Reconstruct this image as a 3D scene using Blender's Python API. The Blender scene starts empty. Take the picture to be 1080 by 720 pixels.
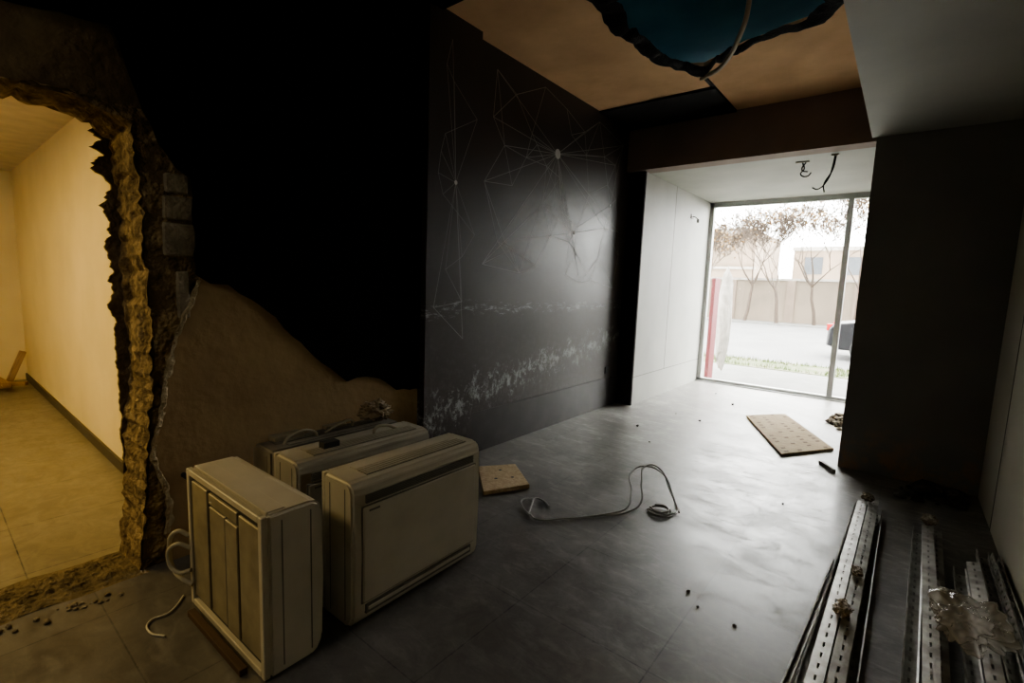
import bpy, bmesh, math, random
from mathutils import Vector, Matrix, noise
from mathutils.geometry import tessellate_polygon
random.seed(7)
S=bpy.context.scene
COL=S.collection

# ------------------------------------------------------------ helpers
def link(o,parent=None):
    COL.objects.link(o)
    if parent is not None: o.parent=parent
    return o
def empty(name,loc=(0,0,0),rot=(0,0,0)):
    o=bpy.data.objects.new(name,None); o.empty_display_size=.1
    o.location=loc; o.rotation_euler=rot
    return link(o)
def meshobj(name,verts,faces,mat,parent=None,smooth=False,loc=(0,0,0),rot=(0,0,0)):
    me=bpy.data.meshes.new(name); me.from_pydata([tuple(v) for v in verts],[],faces); me.validate(); me.update()
    if mat: me.materials.append(mat)
    if smooth:
        for p in me.polygons: p.use_smooth=True
    o=bpy.data.objects.new(name,me); o.location=loc; o.rotation_euler=rot
    return link(o,parent)
def box(name,lo,hi,mat,parent=None,bev=0,seg=2,rot=(0,0,0),loc=None):
    c=Vector([(a+b)/2 for a,b in zip(lo,hi)]); d=[abs(b-a) for a,b in zip(lo,hi)]
    bm=bmesh.new(); bmesh.ops.create_cube(bm,size=1)
    bmesh.ops.scale(bm,vec=d,verts=bm.verts)
    if bev>0: bmesh.ops.bevel(bm,geom=bm.edges[:],offset=bev,segments=seg,affect='EDGES',profile=.5)
    if loc is None: bmesh.ops.translate(bm,vec=c,verts=bm.verts)
    else: bmesh.ops.translate(bm,vec=(0,0,d[2]/2 if lo[2]==0 else 0),verts=bm.verts)
    me=bpy.data.meshes.new(name); bm.to_mesh(me); bm.free(); me.materials.append(mat)
    o=bpy.data.objects.new(name,me); o.location=(0,0,0) if loc is None else loc; o.rotation_euler=rot
    return link(o,parent)
def boxes(name,lst,mat,parent=None,loc=(0,0,0),rot=(0,0,0),bev=0):
    bm=bmesh.new()
    for lo,hi in lst:
        r=bmesh.ops.create_cube(bm,size=1)
        for v in r['verts']:
            v.co=Vector([(a+b)/2+c*abs(b-a) for a,b,c in zip(lo,hi,v.co)])
    if bev: bmesh.ops.bevel(bm,geom=bm.edges[:],offset=bev,segments=1,affect='EDGES')
    me=bpy.data.meshes.new(name); bm.to_mesh(me); bm.free(); me.materials.append(mat)
    o=bpy.data.objects.new(name,me); o.location=loc; o.rotation_euler=rot
    return link(o,parent)
def tube(name,pts,r,mat,parent=None,res=3,closed=False,kind='BEZ'):
    cu=bpy.data.curves.new(name,'CURVE'); cu.dimensions='3D'; cu.bevel_depth=r; cu.bevel_resolution=res
    lists=pts if isinstance(pts[0][0],(tuple,list,Vector)) else [pts]
    for pl in lists:
        if kind=='BEZ':
            sp=cu.splines.new('BEZIER'); sp.bezier_points.add(len(pl)-1)
            for b,p in zip(sp.bezier_points,pl):
                b.co=p; b.handle_left_type=b.handle_right_type='AUTO'
        else:
            sp=cu.splines.new('POLY'); sp.points.add(len(pl)-1)
            for b,p in zip(sp.points,pl): b.co=(*p,1)
        sp.use_cyclic_u=closed
    cu.use_fill_caps=True
    cu.materials.append(mat)
    o=bpy.data.objects.new(name,cu)
    return link(o,parent)
def slab_yz(name,outline,x0,x1,mat,parent=None):
    n=len(outline)
    vs=[(x0,y,z) for y,z in outline]+[(x1,y,z) for y,z in outline]
    tris=tessellate_polygon([[Vector((y,z,0)) for y,z in outline]])
    fs=[tuple(t) for t in tris]+[(t[2]+n,t[1]+n,t[0]+n) for t in tris]
    fs+=[(i,i+n,(i+1)%n+n,(i+1)%n) for i in range(n)]
    return meshobj(name,vs,fs,mat,parent)
def jag(pts,amp,step,seed=0):
    rnd=random.Random(seed); out=[]
    for i in range(len(pts)-1):
        a=Vector(pts[i]);b=Vector(pts[i+1]);L=(b-a).length;k=max(1,int(L/step))
        nrm=Vector((-(b-a).y,(b-a).x)).normalized() if L>0 else Vector((0,0))
        for j in range(k):
            p=a.lerp(b,j/k)
            if not(i==0 and j==0): p=p+nrm*rnd.uniform(-amp,amp)
            out.append((p.x,p.y))
    out.append(tuple(pts[-1])); return out

# ------------------------------------------------------------ materials
def M(name,c1,c2=None,scale=6,rough=.6,rough2=None,metal=0,bump=0,bscale=None,spec=.5,detail=6,trans=0,lo=.35,hi=.65,stretch=None,alpha=1,dist=.02):
    m=bpy.data.materials.new(name); m.use_nodes=True; nt=m.node_tree; N=nt.nodes; L=nt.links
    b=N['Principled BSDF']; b.inputs['Roughness'].default_value=rough; b.inputs['Metallic'].default_value=metal
    b.inputs['Specular IOR Level'].default_value=spec; b.inputs['Transmission Weight'].default_value=trans
    b.inputs['Alpha'].default_value=alpha
    tc=N.new('ShaderNodeTexCoord'); src=tc.outputs['Object']
    if stretch:
        mp=N.new('ShaderNodeMapping'); mp.inputs['Scale'].default_value=stretch; L.new(src,mp.inputs[0]); src=mp.outputs[0]
    nz=N.new('ShaderNodeTexNoise'); nz.inputs['Scale'].default_value=scale; nz.inputs['Detail'].default_value=detail; L.new(src,nz.inputs['Vector'])
    mr=N.new('ShaderNodeMapRange'); mr.inputs[1].default_value=lo; mr.inputs[2].default_value=hi; L.new(nz.outputs[0],mr.inputs[0])
    mx=N.new('ShaderNodeMix'); mx.data_type='RGBA'; mx.inputs[6].default_value=(*c1,1); mx.inputs[7].default_value=(*(c2 or [v*.85 for v in c1]),1)
    L.new(mr.outputs[0],mx.inputs[0]); L.new(mx.outputs[2],b.inputs['Base Color'])
    if rough2 is not None:
        r=N.new('ShaderNodeMapRange'); r.inputs[3].default_value=rough; r.inputs[4].default_value=rough2; L.new(mr.outputs[0],r.inputs[0]); L.new(r.outputs[0],b.inputs['Roughness'])
    if bump:
        n2=N.new('ShaderNodeTexNoise'); n2.inputs['Scale'].default_value=bscale or scale*4; n2.inputs['Detail'].default_value=8; L.new(src,n2.inputs['Vector'])
        bp=N.new('ShaderNodeBump'); bp.inputs['Strength'].default_value=bump; bp.inputs['Distance'].default_value=dist
        L.new(n2.outputs[0],bp.inputs['Height']); L.new(bp.outputs[0],b.inputs['Normal'])
    return m

def math_node(nt,op,a,b=None,clamp=False):
    n=nt.nodes.new('ShaderNodeMath'); n.operation=op; n.use_clamp=clamp
    for i,v in enumerate((a,b)):
        if v is None: continue
        if isinstance(v,(int,float)): n.inputs[i].default_value=v
        else: nt.links.new(v,n.inputs[i])
    return n.outputs[0]
def maprange(nt,v,a,b,c=0,d=1):
    n=nt.nodes.new('ShaderNodeMapRange'); nt.links.new(v,n.inputs[0])
    for i,x in enumerate((a,b,c,d)): n.inputs[i+1].default_value=x
    return n.outputs[0]
def mixc(nt,f,a,b):
    n=nt.nodes.new('ShaderNodeMix'); n.data_type='RGBA'
    if isinstance(f,(int,float)): n.inputs[0].default_value=f
    else: nt.links.new(f,n.inputs[0])
    for i,v in ((6,a),(7,b)):
        if isinstance(v,tuple): n.inputs[i].default_value=(*v,1)
        else: nt.links.new(v,n.inputs[i])
    return n.outputs[2]
def noise_n(nt,vec,scale,detail=8,rough=.5,dist=0):
    n=nt.nodes.new('ShaderNodeTexNoise'); n.inputs['Scale'].default_value=scale; n.inputs['Detail'].default_value=detail; n.inputs['Roughness'].default_value=rough; n.inputs['Distortion'].default_value=dist
    nt.links.new(vec,n.inputs['Vector']); return n.outputs[0]
def newmat(name):
    m=bpy.data.materials.new(name); m.use_nodes=True; nt=m.node_tree
    return m,nt,nt.nodes['Principled BSDF'],nt.nodes.new('ShaderNodeTexCoord').outputs['Object']

def tile_floor(name,base,base2,dust,tw,th,offs,dustamt=1.0,r0=.30,r1=.46,grout=(.022,.022,.02),ramp=True):
    m,nt,b,oc=newmat(name); L=nt.links
    mp=nt.nodes.new('ShaderNodeMapping'); mp.inputs['Location'].default_value=offs; L.new(oc,mp.inputs[0])
    br=nt.nodes.new('ShaderNodeTexBrick'); br.offset=0; br.inputs['Scale'].default_value=1
    br.inputs['Brick Width'].default_value=tw; br.inputs['Row Height'].default_value=th; br.inputs['Mortar Size'].default_value=.003; br.inputs['Mortar Smooth'].default_value=.1
    br.inputs['Color1'].default_value=(*base,1); br.inputs['Color2'].default_value=(*base2,1); br.inputs['Mortar'].default_value=(*grout,1)
    L.new(mp.outputs[0],br.inputs['Vector'])
    m1=nt.nodes.new('ShaderNodeMapping'); m1.inputs['Rotation'].default_value=(0,0,.9); m1.inputs['Scale'].default_value=(1,3.2,1); L.new(oc,m1.inputs[0])
    m2=nt.nodes.new('ShaderNodeMapping'); m2.inputs['Rotation'].default_value=(0,0,-.5); m2.inputs['Scale'].default_value=(1,2.6,1); L.new(oc,m2.inputs[0])
    s1=noise_n(nt,m1.outputs[0],4.5,15,.75,.8); s2=noise_n(nt,m2.outputs[0],3.5,15,.75,.8)
    scuff=math_node(nt,'MAXIMUM',maprange(nt,s1,.53,.64),maprange(nt,s2,.54,.65))
    n1=noise_n(nt,oc,1.1,8,.6); n2=noise_n(nt,oc,3.0,14,.68)
    f=math_node(nt,'MULTIPLY',maprange(nt,n1,.35,.65,.35,1),maprange(nt,n2,.42,.66,.0,.75))
    f=math_node(nt,'ADD',f,math_node(nt,'MULTIPLY',scuff,.55))
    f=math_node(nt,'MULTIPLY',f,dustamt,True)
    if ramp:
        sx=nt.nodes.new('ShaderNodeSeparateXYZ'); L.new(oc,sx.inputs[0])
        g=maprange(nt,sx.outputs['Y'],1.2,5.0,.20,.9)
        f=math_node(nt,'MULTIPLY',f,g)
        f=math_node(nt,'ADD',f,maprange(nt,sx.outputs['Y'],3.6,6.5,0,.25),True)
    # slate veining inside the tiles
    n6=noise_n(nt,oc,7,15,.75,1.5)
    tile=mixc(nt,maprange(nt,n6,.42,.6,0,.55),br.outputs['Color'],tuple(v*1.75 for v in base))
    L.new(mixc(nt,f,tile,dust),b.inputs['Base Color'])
    L.new(math_node(nt,'ADD',maprange(nt,n2,.38,.62,r0,r1),math_node(nt,'MULTIPLY',scuff,.14)),b.inputs['Roughness'])
    bp=nt.nodes.new('ShaderNodeBump'); bp.inputs['Strength'].default_value=.2; bp.inputs['Distance'].default_value=.002
    L.new(math_node(nt,'MULTIPLY',br.outputs['Fac'],-1.5),bp.inputs['Height']); L.new(bp.outputs[0],b.inputs['Normal'])
    return m
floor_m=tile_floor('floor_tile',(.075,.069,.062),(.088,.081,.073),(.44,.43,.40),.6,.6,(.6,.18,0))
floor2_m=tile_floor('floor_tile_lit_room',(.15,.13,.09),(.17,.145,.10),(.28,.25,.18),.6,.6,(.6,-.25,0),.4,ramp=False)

def graphic_wall(name,base):
    m,nt,b,oc=newmat(name); L=nt.links
    sx=nt.nodes.new('ShaderNodeSeparateXYZ'); L.new(oc,sx.inputs[0]); z=sx.outputs['Z']; y=sx.outputs['Y']
    mp=nt.nodes.new('ShaderNodeMapping'); mp.inputs['Scale'].default_value=(1,.9,3.6); L.new(oc,mp.inputs[0])
    n1=noise_n(nt,mp.outputs[0],9,15,.8,.3)
    mp2=nt.nodes.new('ShaderNodeMapping'); mp2.inputs['Scale'].default_value=(1,1.6,1.2); mp2.inputs['Rotation'].default_value=(.6,0,0); L.new(oc,mp2.inputs[0])
    n1b=noise_n(nt,mp2.outputs[0],8,15,.82,.3)
    wob=math_node(nt,'MULTIPLY',math_node(nt,'SUBTRACT',noise_n(nt,oc,1.6,3),.5),.2)
    zz=math_node(nt,'ADD',z,wob)
    tilt=math_node(nt,'MULTIPLY',math_node(nt,'SUBTRACT',y,4.0),.14)
    def band(v,c,w):
        d=math_node(nt,'ABSOLUTE',math_node(nt,'SUBTRACT',v,c)); return maprange(nt,d,0,w,1,0)
    z2=math_node(nt,'SUBTRACT',zz,tilt)
    b1=band(zz,1.2,.09); b2=band(z2,.68,.24)
    f1=math_node(nt,'MULTIPLY',maprange(nt,math_node(nt,'ADD',n1,math_node(nt,'MULTIPLY',b1,.10)),.60,.67),maprange(nt,b1,0,.5))
    f2=math_node(nt,'MULTIPLY',maprange(nt,math_node(nt,'ADD',n1b,math_node(nt,'MULTIPLY',b2,.12)),.60,.67),maprange(nt,b2,0,.4))
    f=math_node(nt,'MAXIMUM',f1,f2)
    n2=noise_n(nt,oc,2,6); c=mixc(nt,maprange(nt,n2,.3,.7),base,tuple(v*1.5 for v in base))
    n4=noise_n(nt,oc,20,10,.7); haze=math_node(nt,'MULTIPLY',maprange(nt,n4,.48,.7,0,.3),maprange(nt,z,1.5,.4))
    c=mixc(nt,haze,c,(.18,.175,.17))
    L.new(mixc(nt,math_node(nt,'MULTIPLY',f,.7),c,(.40,.42,.42)),b.inputs['Base Color'])
    L.new(maprange(nt,n2,.3,.7,.36,.48),b.inputs['Roughness'])
    return m
graphic_m=graphic_wall('graphic_wallpaper',(.030,.023,.020))
black_m=M('black_panel',(.003,.003,.003),(.005,.0045,.0045),rough=.85,spec=.05)
blackc_m=M('black_board',(.010,.009,.009),(.014,.012,.012),rough=.7,spec=.2)
line_m=M('print_line',(.38,.37,.36),rough=.6)
dot_m=M('print_node',(.88,.88,.86),rough=.6)
masonry_m=M('masonry_rough',(.12,.082,.038),(.36,.27,.145),scale=16,rough=.95,bump=1.0,bscale=50,lo=.38,hi=.62,detail=12,dist=.03)
thresh_m=M('masonry_rubble_dust',(.09,.066,.034),(.18,.135,.075),scale=14,rough=.95,bump=1.0,bscale=45)
dkmasonry_m=M('masonry_dark',(.13,.092,.046),(.20,.148,.076),scale=5,rough=.95,bump=.6,bscale=22,dist=.03)
tan_m=M('tan_plaster',(.25,.17,.08),(.31,.22,.105),scale=3,rough=.9,bump=.3,bscale=18)
torn_m=M('torn_gypsum_edge',(.50,.42,.28),(.28,.22,.13),scale=25,rough=.95,bump=.6)
block_m=M('aerated_block',(.32,.28,.20),(.20,.17,.12),scale=12,rough=.9,bump=.6)
ply_m=M('ceiling_brown_board',(.80,.53,.30),(.54,.33,.18),scale=1.8,rough=.85,bump=.2,bscale=14,lo=.3,hi=.75)
white_m=M('white_paint',(.38,.38,.345),(.33,.33,.30),scale=2,rough=.6)
grey_m=M('grey_paint',(.42,.42,.38),(.36,.36,.33),scale=1.5,rough=.6)
rgrey_m=M('grey_wall_paint',(.72,.71,.64),(.65,.64,.58),scale=1.5,rough=.6)
beam_m=M('beam_dark',(.22,.165,.135),(.27,.205,.17),scale=2,rough=.7)
cream_m=M('cream_wall',(.66,.55,.31),(.60,.50,.28),scale=2,rough=.75)
skirt_m=M('skirting_dark',(.06,.05,.035),rough=.5)
alu_m=M('aluminium_frame',(.46,.47,.45),rough=.45,metal=.15)
teal_m=M('teal_void',(.08,.34,.48),(.05,.25,.38),scale=2,rough=.8)
felt_m=M('black_felt',(.008,.008,.009),(.014,.014,.015),scale=20,rough=.95,bump=.8)
acw=M('ac_plastic',(.52,.475,.36),(.45,.41,.31),scale=5,rough=.42)
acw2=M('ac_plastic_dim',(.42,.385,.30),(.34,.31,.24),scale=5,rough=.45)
acdark=M('ac_chassis_dark',(.14,.125,.10),(.22,.20,.16),scale=9,rough=.5)
acd=M('ac_dark_slot',(.03,.03,.028),rough=.6)
acg=M('ac_grey_slat',(.15,.14,.11),rough=.5)
acm=M('ac_galv_metal',(.24,.21,.145),(.33,.29,.20),scale=12,rough=.45,metal=.2)
galv_m=M('galvanised_steel',(.42,.41,.38),(.22,.21,.185),scale=14,rough=.48,metal=.35,detail=10)
rust_m=M('plaster_stained',(.40,.36,.30),(.2,.15,.1),scale=20,rough=.9,bump=.8)
osb_m=M('chipboard',(.48,.37,.22),(.36,.26,.14),scale=45,rough=.8,bump=.3,bscale=80)
osb2_m=M('board_backing',(.31,.22,.11),(.44,.34,.19),scale=10,rough=.85,bump=.4,stretch=(1,6,1))
cable_m=M('cable_grey',(.30,.30,.28),rough=.5)
cablew_m=M('cable_white',(.55,.52,.42),rough=.5)
strip_m=M('conduit_beige',(.46,.38,.27),rough=.5)
copper_m=M('insulated_pipe',(.42,.38,.28),rough=.7)
rubble_m=M('rubble',(.26,.22,.16),(.15,.12,.08),scale=15,rough=.95,bump=.8)
dkrubble_m=M('rubble_dark',(.05,.045,.04),(.1,.09,.08),scale=15,rough=.95,bump=.8)
wood_m=M('scrap_wood',(.34,.22,.11),(.24,.15,.07),scale=8,rough=.8,stretch=(1,8,1))
dwood_m=M('stained_wood',(.08,.045,.023),(.06,.034,.018),scale=8,rough=.8,stretch=(1,8,1))
asphalt_m=M('asphalt',(.085,.085,.083),(.11,.11,.106),scale=.8,rough=.9)
pave_m=M('pavement',(.12,.12,.11),(.09,.09,.083),scale=3,rough=.9)
grass_m=M('grass_ground',(.04,.06,.01),(.10,.095,.06),scale=3,rough=.95)
blade_m=M('grass_blade',(.035,.07,.008),(.08,.095,.025),scale=5,rough=.9)
bldg_m=M('street_building_plaster',(.16,.12,.085),(.13,.10,.07),scale=.6,rough=.9)
wallo_m=M('boundary_wall_plaster',(.125,.10,.072),(.088,.07,.052),scale=.8,rough=.9)
bldg2_m=M('fence_panel_brown',(.10,.075,.055),(.13,.10,.075),scale=1,rough=.9)
glassd_m=M('dark_window_pane',(.04,.045,.05),rough=.2)
bark_m=M('bark',(.036,.026,.019),(.06,.043,.03),scale=6,rough=.95)
leaf_m=M('autumn_leaf',(.13,.085,.025),(.10,.05,.016),scale=3,rough=.9)
red_m=M('red_panel',(.13,.007,.012),(.10,.005,.009),rough=.6)
stone_m=M('white_stone',(.24,.225,.20),(.16,.15,.13),scale=9,rough=.9,bump=.5)
carp_m=M('car_paint_black',(.008,.008,.010),rough=.25)
tyre_m=M('tyre',(.012,.012,.012),rough=.9)
carl_m=M('car_light_red',(.3,.01,.01),rough=.3)
def stained(name):
    m,nt,b,oc=newmat(name); L=nt.links
    sx=nt.nodes.new('ShaderNodeSeparateXYZ'); L.new(oc,sx.inputs[0])
    n=noise_n(nt,oc,1.5,6); c=mixc(nt,maprange(nt,n,.35,.65),(.15,.147,.132),(.19,.185,.167))
    n2=noise_n(nt,oc,5,10,.65)
    f=math_node(nt,'MULTIPLY',maprange(nt,n2,.46,.6),maprange(nt,sx.outputs['Z'],.45,.1),True)
    L.new(mixc(nt,f,c,(.27,.18,.09)),b.inputs['Base Color']); b.inputs['Roughness'].default_value=.6
    return m
dkgrey_m=stained('dark_paint_stained')
def glassmat(name,col=(1,1,1),trans_mix=.9):
    m=bpy.data.materials.new(name); m.use_nodes=True; nt=m.node_tree; nt.nodes.clear()
    t=nt.nodes.new('ShaderNodeBsdfTransparent'); t.inputs[0].default_value=(*col,1)
    g=nt.nodes.new('ShaderNodeBsdfGlossy'); g.inputs['Roughness'].default_value=.05
    mx=nt.nodes.new('ShaderNodeMixShader'); mx.inputs[0].default_value=1-trans_mix
    o=nt.nodes.new('ShaderNodeOutputMaterial'); nt.links.new(t.outputs[0],mx.inputs[1]); nt.links.new(g.outputs[0],mx.inputs[2]); nt.links.new(mx.outputs[0],o.inputs[0])
    return m
glass_m=glassmat('window_glass',(.97,.98,.98),trans_mix=.95)
def plasticmat(name):
    m=bpy.data.materials.new(name); m.use_nodes=True; nt=m.node_tree; b=nt.nodes['Principled BSDF']
    b.inputs['Base Color'].default_value=(.5,.5,.46,1); b.inputs['Roughness'].default_value=.2; b.inputs['Alpha'].default_value=.45
    n=nt.nodes.new('ShaderNodeTexNoise'); n.inputs['Scale'].default_value=14
    bp=nt.nodes.new('ShaderNodeBump'); bp.inputs['Strength'].default_value=.7; nt.links.new(n.outputs[0],bp.inputs['Height']); nt.links.new(bp.outputs[0],b.inputs['Normal'])
    return m
bag_m=plasticmat('thin_polythene')

# ------------------------------------------------------------ room shell
XL=-2.65; XR=.55; YB=-2.2; YW=7.8; ZC=3.2; YE=5.3; ZE=2.73; XE=-2.45; XP=-.3; ZS=2.62
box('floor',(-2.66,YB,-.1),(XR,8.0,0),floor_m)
box('floor_adjoining_room',(-8.4,-2.6,-.1),(-2.66,.95,-.004),floor2_m)

edge_near=[(.60,0),(.63,.25),(.65,.55),(.685,.9),(.69,1.3),(.67,1.75),(.65,2.02),(.58,2.08),(.40,2.10),(.15,2.09),(-.2,2.1),(-.55,2.08),(-.8,2.0),(-.85,1.2),(-.82,.5),(-.85,0)]
ej=jag(edge_near,.008,.025,3)
outl=ej+[(YB,0),(YB,ZC),(2.2,ZC),(2.2,0)]
wl=slab_yz('wall_left',outl,XL-.02,XL-.27,dkmasonry_m)
def reveal():
    vs=[];fs=[];K=16;n=len(ej)
    for i,(y,z) in enumerate(ej):
        a=Vector((y,z)); c=Vector((-.1,.9)); inward=(c-a).normalized()
        for k in range(K):
            f=k/(K-1); x=XL-.005-.265*f
            cell=noise.cell(Vector((x*8,y*3,z*5.5)))*.012
            nn=noise.noise(Vector((x*12,y*12,z*12)))*.012+noise.noise(Vector((x*34,y*34,z*34)))*.009+noise.noise(Vector((x*80,y*80,z*80)))*.006
            d=.008+.028*f+nn+cell; p=a+inward*d
            vs.append((x+(nn*.5 if k in(0,K-1) else 0),p.x,max(0.0,p.y) if z>0 else 0.0))
    for i in range(n-1):
        for k in range(K-1): fs.append((i*K+k,i*K+k+1,(i+1)*K+k+1,(i+1)*K+k))
    return meshobj('opening_reveal',vs,fs,masonry_m,wl)
reveal()
def rough_patch(name,y0f,y1f,z0,z1,x,amp,mat,ny=14,nz=90,hf=1):
    vs=[];fs=[]
    for j in range(nz+1):
        z=z0+(z1-z0)*j/nz; a=y0f(z); b=y1f(z)
        for i in range(ny+1):
            y=a+(b-a)*i/ny
            if i in(0,ny): y+=.014*noise.noise(Vector((1,i,z*22)))
            d=amp*(.5+noise.noise(Vector((3,y*9,z*9)))+.6*noise.noise(Vector((8,y*30,z*30)))+.4*noise.noise(Vector((8,y*70,z*70))))
            if i in(0,ny): d*=.4
            vs.append((x+max(0,d),y,z))
    for j in range(nz):
        for i in range(ny):
            q=j*(ny+1)+i; fs.append((q,q+1,q+ny+2,q+ny+1))
    return meshobj(name,vs,fs,mat,wl,smooth=False)
def interp(tab):
    def f(z):
        for (z0,v0),(z1,v1) in zip(tab,tab[1:]):
            if z<=z1: return v0+(v1-v0)*max(0,(z-z0))/(z1-z0)
        return tab[-1][1]
    return f
en=interp([(0,.60),(.25,.63),(.55,.65),(.9,.69),(1.3,.69),(1.75,.67),(2.02,.65),(2.1,.40)])
e1=interp([(0,.76),(.3,.76),(.6,.74),(.9,.78),(1.2,.86),(1.4,.90),(1.85,.88),(2.0,.80),(2.1,.74)])
rough_patch('exposed_masonry',en,e1,0,2.09,XL-.022,.014,masonry_m,24,180)
rough_patch('exposed_masonry_lintel',lambda z:-1.0,interp([(2.08,.74),(2.28,.64),(2.4,.60)]),2.08,2.40,XL-.022,.006,dkmasonry_m,110,26)
boxes('blockwork',[((XL-.03,.745,1.47),(XL+.005,.875,1.62)),((XL-.03,.75,1.635),(XL+.003,.87,1.74)),((XL-.03,.76,1.755),(XL+.004,.855,1.84))],block_m,wl,bev=.006)
boxes('blockwork_lower',[((XL-.03,.79,1.18),(XL+.008,.84,1.40))],block_m,wl,bev=.006)
tpts=[(.885,1.37),(.84,1.25),(.80,1.16),(.76,1.02),(.73,.90),(.70,.70),(.66,.55),(.70,.40),(.72,.29),(.70,.1),(.70,0)]
tan=jag(tpts,.008,.04,5)+[(2.25,0),(2.25,1.45)]+[(1.0,1.45)]
slab_yz('torn_plaster_board',tan,XL+.004,XL-.02,tan_m,wl)
et=interp([(z,y) for y,z in tpts[::-1]])
rough_patch('torn_plaster_edge',lambda z:et(z)-.012,lambda z:et(z)+.012+.014*noise.noise(Vector((0,4,z*7))),.15,1.36,XL+.002,.014,torn_m,5,110)
blk=[(YB,2.38),(.28,2.35),(.49,2.38),(.59,2.39),(.63,2.28),(.67,2.14),(.74,1.97),(.80,1.86),(.865,1.83),(.865,1.38),(.93,1.35),(1.01,1.34),(1.12,1.27),(1.24,1.17),(1.34,1.06),(1.46,.94),(1.56,.85),(1.67,.77),(1.80,.78),(1.92,.75),(2.05,.66),(2.26,.63)]
bj=jag(blk,.007,.05,9)
slab_yz('black_wall_panel',bj+[(2.26,ZC),(YB,ZC)],XL+.02,XL+.005,black_m,wl)
rg=[];N=220
for i in range(N+1):
    z=.35+1.70*i/N
    amp=.012+.022*max(0,min(1,(z-.9)/.4))+.085*max(0,(z-1.68)/.35)
    v=noise.noise(Vector((2,5,z*11)))+.6*noise.noise(Vector((7,1,z*30)))+.35*noise.noise(Vector((7,3,z*75)))
    rg.append((.615-max(-.01,amp*(v*.9+.35)),z))
slab_yz('ragged_plaster_skin',rg+[(.72,2.05),(.72,.35)],XL-.268,XL-.288,thresh_m,wl)
def heap(name,x0,x1,y0,y1,h,mat,n=26,m=70,seed=1,parent=None):
    vs=[];fs=[]
    for j in range(m+1):
        for i in range(n+1):
            u=i/n;v=j/m; x=x0+(x1-x0)*u;y=y0+(y1-y0)*v
            e=min(1,4*min(u,1-u),8*min(v,1-v))
            z=h*e*(.45+noise.noise(Vector((x*7,y*7,seed)))*.6+.45*noise.noise(Vector((x*28,y*28,seed)))+.3*noise.noise(Vector((x*60,y*60,seed))))
            jx=(noise.noise(Vector((y*6,seed,0)))*.03) if i in(0,n) else 0
            vs.append((x+jx,y,max(0,z)))
    for j in range(m):
        for i in range(n):
            q=j*(n+1)+i; fs.append((q,q+1,q+n+2,q+n+1))
    return meshobj(name,vs,fs,mat,parent)
heap('demolished_wall_threshold',-2.93,-2.62,-.84,.62,.035,thresh_m,30,150,4)

pier=box('wall_left_pier',(-2.72,2.24,0),(-2.575,2.74,ZC),graphic_m)
wg=box('wall_left_graphic',(-2.92,2.2,0),(XL,YE+.1,ZC),graphic_m)
dado_m=M('dado_dark',(.026,.021,.019),(.042,.036,.033),rough=.42)
boxes('dado_panel',[((XL,2.74,0),(XL+.006,YE+.07,.345))],dado_m,wg)
def ribbons(name,segs,x,w,mat,parent):
    vs=[];fs=[]
    for k,(a,b) in enumerate(segs):
        a=Vector(a);b=Vector(b);d=(b-a)
        if d.length<1e-4: continue
        n=Vector((-d.y,d.x)).normalized()*w/2; q=len(vs); xx=x+k*.00001
        for p in(a+n,b+n,b-n,a-n): vs.append((xx,p.x,p.y))
        fs.append((q,q+1,q+2,q+3))
    return meshobj(name,vs,fs,mat,parent)
rnd=random.Random(21)
main=[(3.87,2.61),(4.22,1.93),(4.94,2.30),(3.15,1.75)]
pts=[(2.8+2.46*((i%7)+rnd.uniform(.1,.9))/7,1.35+1.82*((i//7)+rnd.uniform(.1,.9))/6) for i in range(42)]
segs=[]
for p in pts:
    if rnd.random()<.75 and (p[0]-3.87)**2+(p[1]-2.61)**2<2.2: segs.append((main[0],p))
for p in pts:
    for mm in main[1:]:
        if rnd.random()<.55 and (p[0]-mm[0])**2+(p[1]-mm[1])**2<.7: segs.append((mm,p))
for i,p in enumerate(pts):
    ds=sorted(pts,key=lambda q:(q[0]-p[0])**2+(q[1]-p[1])**2)
    for q in ds[1:4]: segs.append((p,q))
ribbons('plexus_lines',segs,XL+.003,.0044,line_m,wg)
segs=[];c=(2.50,2.10)
pp=[(rnd.uniform(2.26,2.73),.9+2.25*(i+rnd.random())/14) for i in range(14)]
for p in pp: segs.append((c,p))
for a,b in zip(pp,pp[1:]): segs.append((a,b))
ribbons('plexus_lines_pier',segs,-2.572,.0028,line_m,pier)
def disc(name,x,y,z,r,mat,parent):
    vs=[(x,y+math.cos(t)*r,z+math.sin(t)*r) for t in [i*math.tau/16 for i in range(16)]]
    return meshobj(name,vs,[tuple(range(16))],mat,parent)
disc('plexus_node_1',XL+.006,3.87,2.61,.045,dot_m,wg); disc('plexus_node_2',XL+.006,4.22,1.93,.02,dot_m,wg); disc('plexus_node_3',XL+.006,4.94,2.30,.014,dot_m,wg)
disc('plexus_node_4',-2.571,2.50,2.10,.016,dot_m,pier)

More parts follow.
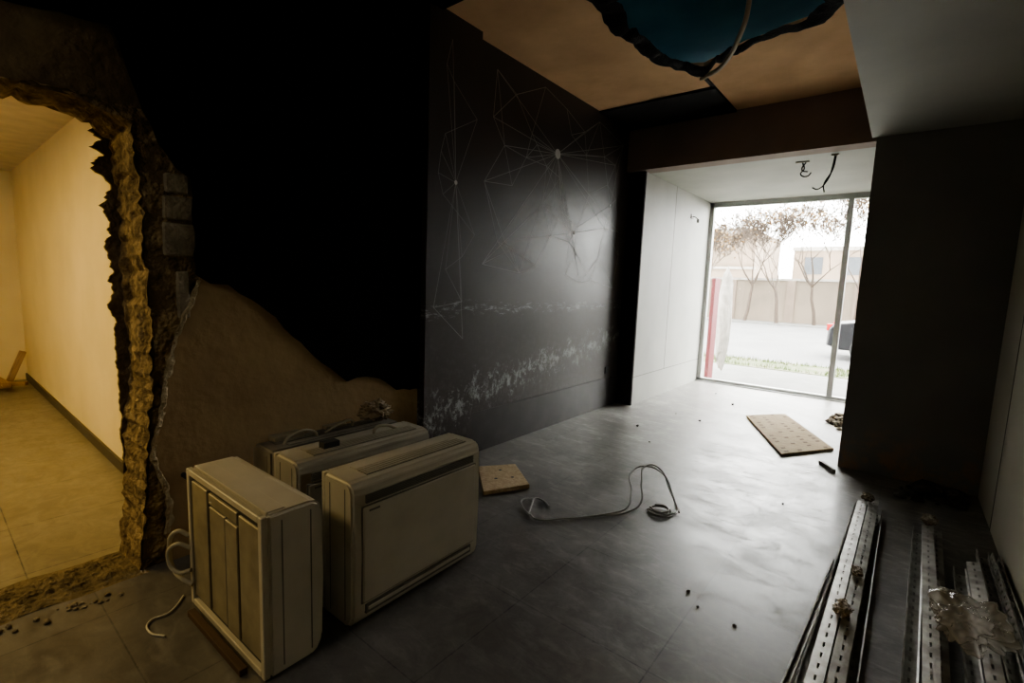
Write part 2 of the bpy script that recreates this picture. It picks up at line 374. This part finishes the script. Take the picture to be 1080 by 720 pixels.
we=box('wall_entrance_left',(-2.92,YE+.1,0),(XE,8.0,ZC),white_m)
boxes('panel_joint',[((XE-.001,YE+.1,.338),(XE+.002,YW,.345)),((XE-.001,6.35,.345),(XE+.002,6.356,ZE))],M('joint_grey',(.13,.13,.12)),we)  # panel seams as thin grey strips
box('entrance_corner_strip',(XL,YE+.07,0),(XE+.004,YE+.1,ZE),blackc_m,we)
box('beam_entrance',(XL,YE,ZE),(XP,YE+.2,ZC),beam_m)
box('ceiling_entrance',(XL,YE+.2,ZE),(XP,8.0,ZC+.5),white_m)
box('wall_right_pilaster',(XP,4.75,0),(1.0,8.0,ZC+.5),dkgrey_m)
wr=box('wall_right',(XR,YB,0),(1.0,4.75,ZC+.5),rgrey_m)
boxes('panel_joint_right',[((XR-.003,4.1,0),(XR+.002,4.106,ZS)),((XR-.003,2.9,0),(XR+.002,2.906,ZS))],M('joint_dark',(.2,.2,.18)),wr)
box('ceiling_soffit',(XP-.03,YB,ZS),(XR,4.75,ZC+.5),grey_m)
box('wall_back',(-2.92,YB-.2,0),(1.0,YB,ZC+.5),grey_m)

def ceiling():
    hole=[(-1.72,2.75),(-1.76,3.18),(-1.74,3.55),(-1.72,3.79),(-1.64,4.06),(-1.46,4.16),(-1.32,4.08),(-1.09,3.98),(-.85,3.90),(-.60,3.86),(-.48,3.7),(-.46,3.2),(-.7,2.7),(-1.2,2.5)]
    hole=jag(hole+[hole[0]],.012,.09,31)[:-1]
    bm=bmesh.new()
    o=[bm.verts.new((x,y,ZC)) for x,y in [(XL,2.35),(XP-.03,2.35),(XP-.03,YE),(-1.52,YE),(-1.52,4.6),(XL,4.6)]]
    h=[bm.verts.new((x,y,ZC)) for x,y in hole]
    es=[bm.edges.new((o[i],o[(i+1)%len(o)])) for i in range(len(o))]+[bm.edges.new((h[i],h[(i+1)%len(h)])) for i in range(len(h))]
    bmesh.ops.triangle_fill(bm,use_beauty=True,edges=es)
    me=bpy.data.meshes.new('ceiling'); 
    r=bmesh.ops.extrude_face_region(bm,geom=bm.faces[:])
    for v in [g for g in r['geom'] if isinstance(g,bmesh.types.BMVert)]: v.co.z+=.03
    bmesh.ops.recalc_face_normals(bm,faces=bm.faces[:])
    bm.to_mesh(me); bm.free(); me.materials.append(ply_m)
    c=link(bpy.data.objects.new('ceiling',me))
    hp=[];n0=len(hole)
    for i in range(n0):
        for k in range(4):
            a=Vector(hole[i]);b=Vector(hole[(i+1)%n0]); hp.append(tuple(a.lerp(b,k/4)))
    vs=[];fs=[];n=len(hp);K=8;cx,cy=-1.1,3.4
    for i,(x,y) in enumerate(hp):
        L=.02+.08*abs(noise.noise(Vector((x*4,y*4,1))))*1.6
        for k in range(K):
            f=k/(K-1); out=1+.05-.22*f+.04*noise.noise(Vector((x*6,y*6,k*.5)))
            vs.append((cx+(x-cx)*out,cy+(y-cy)*out,ZC-.004-L*math.sin(f*2.6)+ .014*noise.noise(Vector((x*14,y*14,k*.6)))))
    for i in range(n):
        for k in range(K-1): fs.append((i*K+k,((i+1)%n)*K+k,((i+1)%n)*K+k+1,i*K+k+1))
    meshobj('torn_membrane',vs,fs,felt_m,c,smooth=True)
    return c
ceil=ceiling()
box('ceiling_near',(-2.92,YB,ZC-.02),(XP-.03,2.35,ZC+.05),black_m)
box('ceiling_dark_strip',(XL,4.6,ZC-.02),(-1.5,YE,ZC+.03),blackc_m)
box('ceiling_trim_groove',(-1.53,4.22,ZC-.012),(-1.50,4.6,ZC),blackc_m,ceil)
box('ceiling_void_lid',(-2.92,YB,ZC+.55),(1.0,YE+.3,ZC+.6),teal_m)
box('wall_void_left',(-2.92,YB,ZC+.05),(-2.72,YE+.3,ZC+.55),teal_m)
hc=tube('hanging_conduit',[(-.95,3.30,3.5),(-.97,3.48,3.2),(-1.05,3.62,3.10),(-1.20,3.84,3.05),(-1.42,4.12,3.10),(-1.50,4.24,3.14)],.016,strip_m)
tube('conduit_end',[(-1.50,4.24,3.14),(-1.52,4.3,3.19)],.006,cable_m,hc)

win=empty('window_1')
fr=.06
xs0,xs1=XE,-.47
boxes('frame',[((xs0,YW-.05,0),(xs0+fr,YW+.03,ZE)),((xs1,YW-.05,0),(XP,YW+.03,ZE)),((xs0,YW-.05,0),(xs1,YW+.03,.05)),((xs0,YW-.05,ZE-.07),(xs1,YW+.03,ZE)),((-.71,YW-.05,.05),(-.645,YW+.03,ZE-.07)),((XE,YW-.1,0),(XP,YW+.2,.012))],alu_m,win)
box('glass_pane',(xs0+fr,YW-.012,.05),(-.71,YW-.006,ZE-.07),glass_m,win)
box('glass_pane_side',(-.645,YW-.012,.05),(xs1,YW-.006,ZE-.07),glass_m,win)

box('wall_adjoining_far_side',(-8.6,.86,-.1),(-2.92,1.0,2.55),cream_m)
box('wall_adjoining_end',(-8.6,-2.7,-.1),(-8.4,1.0,2.55),cream_m)
box('wall_adjoining_near_side',(-8.6,-2.8,-.1),(-2.92,-2.6,2.55),cream_m)
box('ceiling_adjoining',(-8.6,-2.8,2.5),(-2.92,1.0,2.6),M('ceiling_white',(.6,.52,.36),rough=.8))
box('baseboard_adjoining',(-8.4,.845,-.004),(-2.93,.86,.075),skirt_m)
# timber scraps and loose pieces in its corner
sc=empty('timber_offcuts',(-7.75,.40,0))
for k in range(9):
    r=random.Random(k+2); lay=k//3
    box('offcut_%d'%k,(-.26,-.032,-.02),(.26,.032,.02),wood_m,sc,bev=.004,rot=(0,0,r.uniform(-.6,.6)+(1.2 if lay==1 else 0)),loc=(r.uniform(-.12,.12),-.2+.17*(k%3)+.02*lay,.021+.042*lay))
box('offcut_upright',(-.02,-.03,0),(.02,.03,.42),wood_m,sc,bev=.004,rot=(-.35,.1,0),loc=(-.25,.25,.01))

# ------------------------------------------------------------ air-conditioning console units
def ac_unit(name,loc,rotz,mat=acw,W=.74,D=.20,H=.61,top=True):
    g=empty(name,loc,(0,0,rotz)); 
    w=W/2;d=D/2
    prof=[(d,0),(d,H),( -d+.035,H),(-d+.012,H-.012),(-d,H-.04),(-d-.006,H*.5),(-d,.05),(-d+.018,.012),(-d+.04,0)]
    bm=bmesh.new()
    a=[bm.verts.new((-w,y,z)) for y,z in prof]; b=[bm.verts.new((w,y,z)) for y,z in prof]; n=len(a)
    bm.faces.new(a); bm.faces.new(b[::-1])
    for i in range(n): bm.faces.new((a[i],b[i],b[(i+1)%n],a[(i+1)%n]))
    bmesh.ops.recalc_face_normals(bm,faces=bm.faces[:])
    bmesh.ops.bevel(bm,geom=bm.edges[:],offset=.011,segments=3,affect='EDGES',clamp_overlap=True)
    me=bpy.data.meshes.new('casing'); bm.to_mesh(me); bm.free(); me.materials.append(mat)
    link(bpy.data.objects.new('casing',me),g)
    P=box
    f=-d-.006
    P('front_panel',(-w+.045,f-.007,.105),(w-.045,f+.01,H-.105),mat,g,bev=.006)
    P('panel_shadow_gap',(-w+.040,f-.001,.100),(w-.040,f+.006,H-.100),acg,g,bev=.002)
    P('intake_slot',(-w+.06,f-.001,H-.092),(w-.06,f+.02,H-.058),acg,g,bev=.002)
    boxes('intake_slats',[((-w+.06,f-.004,H-.090+i*.0075),(w-.06,f,H-.087+i*.0075)) for i in range(5)],acg,g)
    P('lower_outlet',(-w+.06,f-.001,.050),(w-.06,f+.02,.090),acg,g,bev=.002)
    P('lower_flap',(-w+.07,f-.006,.064),(w-.07,f+.01,.078),mat,g,bev=.003)
    P('badge',(-w+.07,f-.009,H-.125),(-w+.12,f-.005,H-.117),acg,g)
    if top:
        P('top_outlet',(-w+.10,-d+.045,H-.01),(w-.06,-d+.105,H+.0015),acg,g)
        boxes('top_louvres',[((-w+.10,-d+.05+i*.018,H),(w-.06,-d+.059+i*.018,H+.005)) for i in range(4)],mat,g)
        P('control_cover',(w-.14-.5,-d+.125,H-.01),(w-.1,-d+.165,H+.003),mat,g,bev=.002)
    else:
        P('top_lip',(-w+.02,d-.07,H-.01),(w-.02,d-.005,H+.004),mat,g,bev=.002)
    for s in(-1,1):
        x=s*w
        boxes('end_seam',[((x-.0015,-d+.045,.03),(x+.0015,-d+.049,H-.03)),((x-.0015,d-.05,.03),(x+.0015,d-.046,H-.03))],acg,g)
    P('rear_recess',(-w+.03,d-.002,.03),(w-.03,d+.003,H-.03),acd,g)
    boxes('rear_plates',[((-w+.045,d,.05),(-w+.20,d+.010,H-.06)),((-w+.21,d,.05),(-.02,d+.013,H-.11)),((-.01,d,.05),(w-.20,d+.010,H-.11)),((w-.19,d,.05),(w-.04,d+.014,H-.05)),((-w+.21,d,H-.10),(w-.20,d+.012,H-.055))],acm,g,bev=.003)
    boxes('rear_rim',[((-w+.004,d-.002,.004),(-w+.03,d+.02,H-.004)),((w-.03,d-.002,.004),(w-.004,d+.02,H-.004)),((-w+.03,d-.002,H-.03),(w-.03,d+.02,H-.004)),((-w+.03,d-.002,.004),(w-.03,d+.02,.03))],mat,g,bev=.003)
    return g
u1=ac_unit('air_conditioner_unit',(-1.68,1.385,.001),math.radians(91))
u2=ac_unit('air_conditioner_unit.001',(-2.02,1.35,.001),math.radians(90),acw2)
u4=ac_unit('air_conditioner_unit.002',(-2.32,1.38,.001),math.radians(270),acdark,H=.58)
u3=ac_unit('air_conditioner_unit.003',(-1.91,.795,.001),math.radians(181),W=.66,H=.60,top=False)
tube('pipe_stub',[(.1,.02,.6),(.1,.02,.635),(.16,.02,.645),(.24,.02,.61)],.008,copper_m,u2)
box('terminal_block',(-.2,-.02,.6),(-.12,.03,.64),acd,u2,bev=.004)
tube('chassis_pipes',[[(-.12,0,.575),(-.12,0,.61),(-.05,.01,.615),(.05,.01,.58)],[(.1,.03,.575),(.12,.03,.61),(.25,.03,.61),(.28,.03,.575)]],.007,copper_m,u4)
boxes('chassis_top_parts',[((-.1,-.07,.58),(.02,-.02,.60)),((.15,-.08,.58),(.3,-.01,.605))],acm,u4,bev=.003)
tube('refrigerant_pipes',[[(.33,.118,.30),(.36,.15,.32),(.40,.17,.22),(.38,.16,.14),(.34,.15,.12),(.29,.125,.10)],[(.32,.118,.25),(.35,.16,.27),(.38,.18,.20),(.34,.16,.15),(.30,.125,.16)]],.009,copper_m,u3)
tube('drain_cable',[(-2.30,.66,.006),(-2.25,.62,.006),(-2.22,.58,.006),(-2.22,.52,.006),(-2.14,.50,.006),(-2.08,.53,.006)],.004,cablew_m)
tube('wall_pipe_stub',[(-2.64,.78,.42),(-2.5,.78,.43),(-2.40,.79,.44)],.012,felt_m)
box('wood_batten',(-.24,-.014,0),(.24,.014,.025),dwood_m,None,bev=.003,rot=(0,0,math.radians(1)),loc=(-1.91,.645,.0005))
def blob(name,loc,r,sc,mat,parent=None,seed=0,sub=4,amp=.3,f=2.5,ground=True,smooth=False):
    bm=bmesh.new(); bmesh.ops.create_icosphere(bm,subdivisions=sub,radius=1)
    for v in bm.verts:
        n=v.co.normalized(); k=1+amp*noise.noise(n*f+Vector((seed*3.1,0,0)))+amp*.6*noise.noise(n*f*3+Vector((seed,5,0)))
        v.co=Vector((n.x*k*r*sc[0],n.y*k*r*sc[1],n.z*k*r*sc[2]))
    if ground:
        zm=min(v.co.z for v in bm.verts)
        for v in bm.verts: v.co.z-=zm
    me=bpy.data.meshes.new(name); bm.to_mesh(me); bm.free(); me.materials.append(mat)
    if smooth:
        for p in me.polygons: p.use_smooth=True
    o=bpy.data.objects.new(name,me); o.location=loc
    return link(o,parent)
blob('crumpled_wrapping',(-.27,.0,.58),.075,(1.2,1,.7),M('wrapping_paper',(.30,.24,.15),(.2,.15,.09),rough=.7),u4,4,4,.45,2.2)

def quad_board(name,pts,th,mat,z0=.001):
    n=len(pts); vs=[(x,y,z0) for x,y in pts]+[(x,y,z0+th) for x,y in pts]
    fs=[tuple(range(n))[::-1],tuple(range(n,2*n))]+[(i,(i+1)%n,(i+1)%n+n,i+n) for i in range(n)]
    o=meshobj(name,vs,fs,mat); b=o.modifiers.new('b','BEVEL'); b.width=.003; return o
q1=quad_board('chipboard_offcut',[(-2.37,2.60),(-2.20,2.84),(-1.89,2.61),(-2.04,2.30)],.03,osb_m)
for k,(x,y) in enumerate([(-2.12,2.52),(-2.05,2.62),(-2.2,2.66)]):
    vs=[(x+.012*math.cos(t),y+.012*math.sin(t),.0325) for t in [i*math.tau/12 for i in range(12)]]
    meshobj('drill_hole_%d'%k,vs,[tuple(range(12))],acd,q1)
P=[Vector((-1.27,5.87)),Vector((-.95,6.30)),Vector((-.37,5.20)),Vector((-.70,4.66))]
q2=quad_board('perforated_wall_board',[tuple(p) for p in P],.025,osb2_m)
vs=[];fs=[]
for i in range(14):
    for j in range(4):
        u=(i+.5)/14; v=(j+.5)/4
        if random.random()<.3: continue
        du=.015; dv=.04
        q=len(vs)
        for a,b in((-1,-1),(1,-1),(1,1),(-1,1)):
            uu=u+a*du; vv=v+b*dv; p=P[0].lerp(P[3],uu).lerp(P[1].lerp(P[2],uu),vv); vs.append((p.x,p.y,.0275))
        fs.append((q,q+1,q+2,q+3))
meshobj('board_slots',vs,fs,M('slot_brown',(.17,.11,.06),rough=.9),q2)
box('white_batten',(-.10,-.014,0),(.10,.014,.03),stone_m,None,bev=.003,rot=(0,0,math.radians(-55)),loc=(-.36,4.62,.0005))

tube('electric_cable',[
 [(-1.66,2.30,.012),(-1.58,2.27,.01),(-1.47,2.38,.01),(-1.33,2.57,.009),(-1.22,2.74,.009),(-1.20,2.90,.03),(-1.27,3.05,.10),(-1.30,3.22,.16),(-1.20,3.20,.16),(-1.10,3.10,.09),(-1.01,3.0,.02),(-1.0,2.9,.012),(-1.06,2.86,.012),(-1.14,2.87,.012)],
 [(-1.40,2.48,.009),(-1.29,2.63,.015),(-1.24,2.76,.02),(-1.28,2.92,.06),(-1.38,3.12,.11),(-1.34,3.26,.13),(-1.20,3.24,.12),(-1.07,3.10,.05),(-.97,2.95,.015)],
 [(-1.14,2.86,.01),(-1.08,2.82,.012),(-1.01,2.86,.014),(-1.02,2.94,.016),(-1.10,2.95,.014),(-1.14,2.9,.012)],
 [(-1.13,2.88,.024),(-1.06,2.84,.026),(-1.02,2.88,.028),(-1.05,2.94,.03),(-1.12,2.93,.026)],
 [(-1.66,2.30,.012),(-1.70,2.38,.02),(-1.73,2.46,.03),(-1.70,2.5,.012),(-1.62,2.46,.01)],
 [(-1.64,2.28,.012),(-1.73,2.33,.015),(-1.79,2.40,.02),(-1.76,2.48,.012)]],.0055,cable_m)

def profile(name,a,b,z,roll,parent,w=.05,h=.04,mat=galv_m,flip=1):
    a=Vector((a[0],a[1],z));b=Vector((b[0],b[1],z));L=(b-a).length;ang=math.atan2(b.y-a.y,b.x-a.x)
    cs=[(-w/2,h),(-w/2,h*.62),(-w/2,h*.38),(-w/2,0),(-w*.22,0),(-w*.08,0),(w*.08,0),(w*.22,0),(w/2,0),(w/2,h*.38),(w/2,h*.62),(w/2,h)]
    cs=[(-w/2+.006,h-.002)]+cs+[(w/2-.006,h-.002)]
    step=.01;n=int(L/step);vs=[];fs=[]
    for i in range(n+1):
        for y,zz in cs: vs.append((i*step,y,zz*flip+(h if flip<0 else 0)))
    m=len(cs)
    for i in range(n):
        for j in range(m-1):
            if j in(2,10) and i%6>3: continue
            if j==6 and i%7 in(1,2,3): continue
            q=i*m+j; fs.append((q,q+1,q+m+1,q+m))
    o=meshobj(name,vs,fs,mat,parent,loc=a,rot=(roll,0,ang))
    s=o.modifiers.new('s','SOLIDIFY'); s.thickness=.0015
    return o
b1=empty('metal_profile_bundle')
profile('channel_1',(-.10,3.84),(-.15,1.55),.002,0,b1,flip=1)
profile('channel_2',(-.05,3.92),(-.09,1.5),.002,0,b1,flip=-1)
profile('channel_3',(0,3.86),(-.02,1.5),.002,0,b1)
profile('channel_4',(-.08,3.80),(-.11,1.6),.045,.1,b1,flip=-1)
profile('channel_5',(-.03,3.90),(-.06,1.6),.045,-.1,b1,flip=-1)
profile('channel_6',(-.14,3.0),(-.20,1.55),.002,.2,b1,w=.028,h=.028)
b2=empty('metal_profile_bundle.001')
profile('channel_1',(.20,3.72),(.13,1.5),.002,0,b2)
profile('channel_2',(.28,3.74),(.22,1.5),.002,0,b2,flip=-1)
profile('channel_3',(.36,3.30),(.32,1.5),.002,.1,b2)
profile('channel_4',(.47,3.62),(.44,1.5),.002,0,b2)
profile('channel_5',(.24,3.66),(.20,1.6),.045,.1,b2,flip=-1)
profile('channel_6',(.42,3.35),(.38,1.5),.03,.3,b2,flip=-1)
profile('channel_7',(.505,3.55),(.505,1.5),.03,-.2,b2,w=.03)
blob('plaster_lump_1',(.24,3.66,.09),.035,(1,1.3,.8),rust_m,b2,1,3,.5)
blob('plaster_lump_1',(-.06,3.82,.09),.03,(1,1.5,.8),rust_m,b1,2,3,.5)
blob('plaster_lump_2',(-.07,2.35,.085),.035,(.8,1.6,.5),rust_m,b1,3,3,.6)
blob('plaster_lump_3',(-.05,2.75,.085),.028,(.8,1.6,.5),rust_m,b1,5,3,.6)
blob('plastic_bag',(.31,2.50,.088),.10,(1.1,1.5,.75),bag_m,None,8,5,.45,1.6,smooth=True)

def rubble(name,pts,mat):
    vs=[];fs=[]
    for k,(x,y,r) in enumerate(pts):
        bm=bmesh.new(); bmesh.ops.create_icosphere(bm,subdivisions=2,radius=1)
        q=len(vs); rr=random.Random(k+int(abs(x*100))); sx,sy,sz=rr.uniform(.7,1.3),rr.uniform(.7,1.3),rr.uniform(.4,.8)
        for v in bm.verts:
            n=v.co; f=r*(1+.45*noise.noise(n*1.7+Vector((k,0,0))))
            vs.append((x+n.x*f*sx,y+n.y*f*sy,max(0.001,r*sz*.75+n.z*f*sz)))
        for f in bm.faces: fs.append(tuple(q+v.index for v in f.verts))
        bm.free()
    return meshobj(name,vs,fs,mat)
r=random.Random(3)
for k,(x,y,s) in enumerate([(-1.6,5.3,.02),(-.65,2.2,.009),(-.58,2.12,.008),(-.42,2.1,.009),(-2.0,4.6,.018),(-1.55,6.4,.016),(-1.9,6.9,.012),(-1.7,4.2,.008),(-.5,3.6,.008),(-1.9,5.4,.010)]):
    rubble('stone_chip' if k==0 else 'stone_chip.%03d'%k,[(x,y,s)],dkrubble_m)
sp=[(r.gauss(-.42,.04),r.uniform(5.95,6.8),r.uniform(.015,.05)) for _ in range(22)]
rubble('plaster_rubble',sp,rubble_m)
sp=[(r.uniform(.1,.45),r.uniform(4.3,4.66),r.uniform(.015,.05)) for _ in range(24)]+[(.28,4.56,.08),(.40,4.55,.07)]
rubble('rubble_heap',sp,dkrubble_m)
sp=[(r.uniform(-2.58,-2.5),r.uniform(-.3,.5),r.uniform(.004,.014)) for _ in range(40)]
rubble('masonry_crumbs',sp,rubble_m)

cf=empty('ceiling_wire_fixture',(-.95,5.75,ZE))
box('mount_plate',(-.06,-.015,-.012),(.06,.015,-.0005),acw2,cf,bev=.003)
tube('wires',[[(0,0,-.01),(.02,0,-.07),(-.01,.02,-.12),(.05,.03,-.14),(.08,.02,-.11)],[(.03,0,-.01),(.0,.01,-.08),(.05,.02,-.10)]],.006,felt_m,cf)
cf2=empty('ceiling_wire_fixture.001',(-.66,5.6,ZE))
box('mount_plate',(-.03,-.03,-.015),(.03,.03,-.0005),acw2,cf2,bev=.003)
tube('wires',[[(0,0,-.01),(-.01,0,-.10),(-.04,.02,-.22),(-.12,.05,-.30),(-.17,.07,-.28)],[(.01,0,-.01),(-.01,.01,-.14),(-.07,.02,-.27),(-.06,.02,-.34)]],.006,felt_m,cf2)
sl=empty('wall_spot_bracket',(XE,6.98,2.43))
box('plate',(0,-.05,-.03),(.012,.05,.03),acg,sl,bev=.002)
tube('arm',[(.01,0,0),(.05,0,-.01),(.07,.02,-.03)],.008,alu_m,sl)
blob('head',(.08,.03,-.06),.022,(1,1,1.4),alu_m,sl,1,2,.05,ground=False)
box('wall_socket',(XL+.001,5.05,.40),(XL+.014,5.13,.48),acd,None,bev=.003)

# ------------------------------------------------------------ outdoors
box('street_ground',(-60,8.0,-.3),(60,10.7,-.1),pave_m)
box('street_road',(-60,12.0,-.34),(60,27,-.14),asphalt_m)
box('street_far_pavement',(-60,27,-.3),(60,28.9,-.08),pave_m)
gr=box('grass_verge',(-60,10.7,-.3),(60,12.0,-.09),grass_m)
vs=[];fs=[];rr=random.Random(5)
for _ in range(4200):
    x=rr.uniform(-6,2);y=rr.uniform(10.75,11.95)
    if noise.noise(Vector((x*1.2,y*1.2,0)))<-.15: continue
    h=rr.uniform(.03,.10);a=rr.uniform(0,6.28);dx,dy=math.cos(a)*.008,math.sin(a)*.008;q=len(vs)
    vs+=[(x-dx,y-dy,-.09),(x+dx,y+dy,-.09),(x+rr.uniform(-.03,.03),y+rr.uniform(-.03,.03),-.09+h)];fs.append((q,q+1,q+2))
meshobj('grass_blades',vs,fs,blade_m,gr)
bd=box('street_building',(-40,36,-.3),(-8.2,44,5.6),bldg_m)
boxes('cornice',[((-40,35.8,5.4),(-8.1,36,5.75)),((-40,35.85,3.0),(-8.1,36,3.15))],stone_m,bd)
boxes('building_windows',[((-38+i*3.2,35.93,z),(-36.6+i*3.2,35.98,z+1.5)) for i in range(9) for z in(1.2,3.6)],glassd_m,bd)
bd2=box('street_building.001',(-7.2,44,-.3),(6,52,5.0),bldg_m)
boxes('cornice',[((-7.3,43.8,4.8),(6.1,44,5.1))],stone_m,bd2)
boxes('building_windows',[((-6.4+i*2.4,43.93,3.0),(-5.2+i*2.4,43.98,4.3)) for i in range(5)],glassd_m,bd2)
fw=box('boundary_wall',(-40,29,-.3),(12,29.25,2.1),wallo_m)
boxes('coping',[((-40,28.93,2.1),(12,29.32,2.22))],stone_m,fw)
boxes('wall_piers',[((-39.7+i*2.9,28.92,-.3),(-39.3+i*2.9,29.0,2.1)) for i in range(18)],bldg2_m,fw)
def tree(name,x,y,h,seed,leaves=260,lv0=7):
    R=random.Random(seed); e=empty(name,(x,y,-.08)); sp=[];tips=[]
    def grow(p,d,L,r,lv):
        pts=[(p.copy(),r)]; 
        for k in range(3):
            d=(d+Vector((R.uniform(-.18,.18),R.uniform(-.18,.18),R.uniform(-.03,.14)))).normalized(); p=p+d*L/3; r*=.86; pts.append((p.copy(),r))
        sp.append(pts)
        if lv==0: tips.append(p); return
        for _ in range(R.choice((2,3)) if lv<lv0 else 4):
            dd=(d+Vector((R.uniform(-.8,.8),R.uniform(-.8,.8),R.uniform(-.15,.4)))).normalized(); grow(p,dd,L*R.uniform(.62,.82),r*.66,lv-1)
    grow(Vector((0,0,0)),Vector((0,0,1)),h*.24,h*.014,lv0)
    cu=bpy.data.curves.new('branches','CURVE'); cu.dimensions='3D'; cu.bevel_depth=1; cu.bevel_resolution=0
    for pts in sp:
        s=cu.splines.new('POLY'); s.points.add(len(pts)-1)
        for a,(p,r) in zip(s.points,pts): a.co=(*p,1); a.radius=max(r,.010)
    cu.materials.append(bark_m); link(bpy.data.objects.new('branches',cu),e)
    vs=[];fs=[]
    for _ in range(leaves):
        t=R.choice(tips)+Vector((R.gauss(0,.25),R.gauss(0,.25),R.gauss(0,.25)));s=.06;q=len(vs)
        a=Vector((R.uniform(-1,1),R.uniform(-1,1),R.uniform(-1,1))).normalized()*s;b=a.orthogonal().normalized()*s
        vs+=[t-a,t+b,t+a,t-b];fs.append((q,q+1,q+2,q+3))
    meshobj('leaves',vs,fs,leaf_m,e)
tree('bare_tree',-8.6,27.5,6.6,1,500); tree('bare_tree.001',-6.6,28,8.0,2,150); tree('bare_tree.002',-5.0,27.6,7.0,3,150)
tree('bare_tree.003',-3.4,28,8.0,4,400); tree('bare_tree.004',-1.8,27.6,7.5,6,350)
box('red_banner_post',(-2.52,8.35,-.1),(-2.46,8.62,1.62),red_m,None,bev=.004)
blob('white_stone_post',(-2.62,9.6,-.1),1,(.13,.13,.95),stone_m,None,6,4,.12,3)
def car():
    e=empty('parked_car',(-1.42,14.0,-.14))
    prof=[(0,.35),(.02,.75),(.12,.88),(.55,.95),(.95,1.38),(1.5,1.46),(2.5,1.44),(3.2,1.0),(4.1,.86),(4.3,.62),(4.32,.3),(3.9,.25),(.3,.25)]
    bm=bmesh.new(); rings=[]
    for y in(0,.10,1.62,1.72):
        edge=(y in(0,1.72))
        rings.append([bm.verts.new((2.16+(x-2.16)*(.985 if edge else 1),y+(0.14 if (edge and z>1.0 and y==0) else (-.14 if (edge and z>1.0) else 0)),.8+(z-.8)*(.97 if edge else 1))) for x,z in prof])
    n=len(prof)
    for a,b in zip(rings,rings[1:]):
        for i in range(n): bm.faces.new((a[i],a[(i+1)%n],b[(i+1)%n],b[i]))
    bm.faces.new(rings[0][::-1]); bm.faces.new(rings[-1])
    bmesh.ops.recalc_face_normals(bm,faces=bm.faces[:])
    me=bpy.data.meshes.new('body'); bm.to_mesh(me); bm.free(); me.materials.append(carp_m)
    b=link(bpy.data.objects.new('body',me),e); md=b.modifiers.new('b','BEVEL'); md.width=.04; md.segments=2
    for k,x in enumerate((.8,3.45)):
        for j,y in enumerate((.08,1.64)):
            for nm,rad,dp,mt in(('wheel',.31,.2,tyre_m),('rim',.19,.22,alu_m)):
                bm=bmesh.new(); bmesh.ops.create_cone(bm,cap_ends=True,segments=28,radius1=rad,radius2=rad,depth=dp)
                bmesh.ops.rotate(bm,matrix=Matrix.Rotation(math.pi/2,3,'X'),verts=bm.verts)
                me=bpy.data.meshes.new(nm); bm.to_mesh(me); bm.free(); me.materials.append(mt)
                w=bpy.data.objects.new('%s_%d%d'%(nm,k,j),me); w.location=(x,y,.31); link(w,e)
    meshobj('side_window',[(.72,-.012+.03,1.02),(1.02,.12,1.33),(1.5,.13,1.39),(2.45,.13,1.37),(3.0,.03,1.02)],[(0,1,2,3,4)],glassd_m,e)
    boxes('tail_light',[((-.012,.08,.70),(.1,.32,.86)),((-.012,1.4,.70),(.1,1.62,.86))],carl_m,e)
    boxes('number_plate',[((-.02,.62,.5),(.02,1.1,.62))],stone_m,e)
car()

# ------------------------------------------------------------ light
w=bpy.data.worlds.new('world'); S.world=w; w.use_nodes=True
bg=w.node_tree.nodes['Background']; bg.inputs[0].default_value=(1.0,.985,.95,1); bg.inputs[1].default_value=24.0
def area(name,loc,rot,size,power,col,sy=None):
    l=bpy.data.lights.new(name,'AREA'); l.energy=power; l.color=col; l.size=size
    if sy: l.shape='RECTANGLE'; l.size_y=sy
    o=bpy.data.objects.new(name,l); o.location=loc; o.rotation_euler=rot; return link(o)
area('ceiling_lamp_adjoining',(-4.6,-.9,2.42),(0,0,0),.9,62,(1.0,.73,.28),.5)
area('ceiling_lamp_adjoining.001',(-7.0,-.9,2.42),(0,0,0),.6,13,(1.0,.73,.28))
area('fill_light_main',(-1.9,-1.4,2.7),(0,0,0),.6,13,(1.0,.90,.72))  # added unseen fill for right wall and soffit, in place of a rear opening
try:
    S.view_settings.view_transform='AgX'; S.view_settings.look='AgX - Medium High Contrast'
except Exception as ex: print(ex)
S.view_settings.exposure=.22

# ------------------------------------------------------------ camera
cX=Vector((640,-85,512)).normalized();cY=Vector((415,45,-512));cY=(cY-cX*cY.dot(cX)).normalized();cZ=cX.cross(cY)
cd=bpy.data.cameras.new('camera'); cam=bpy.data.objects.new('camera',cd); link(cam)
cd.sensor_width=36; cd.lens=512/1080*36; cd.clip_start=.02; cd.clip_end=300
cam.matrix_world=Matrix.Translation((0,0,1.4))@Matrix((cX,cY,cZ)).to_4x4()
S.camera=cam
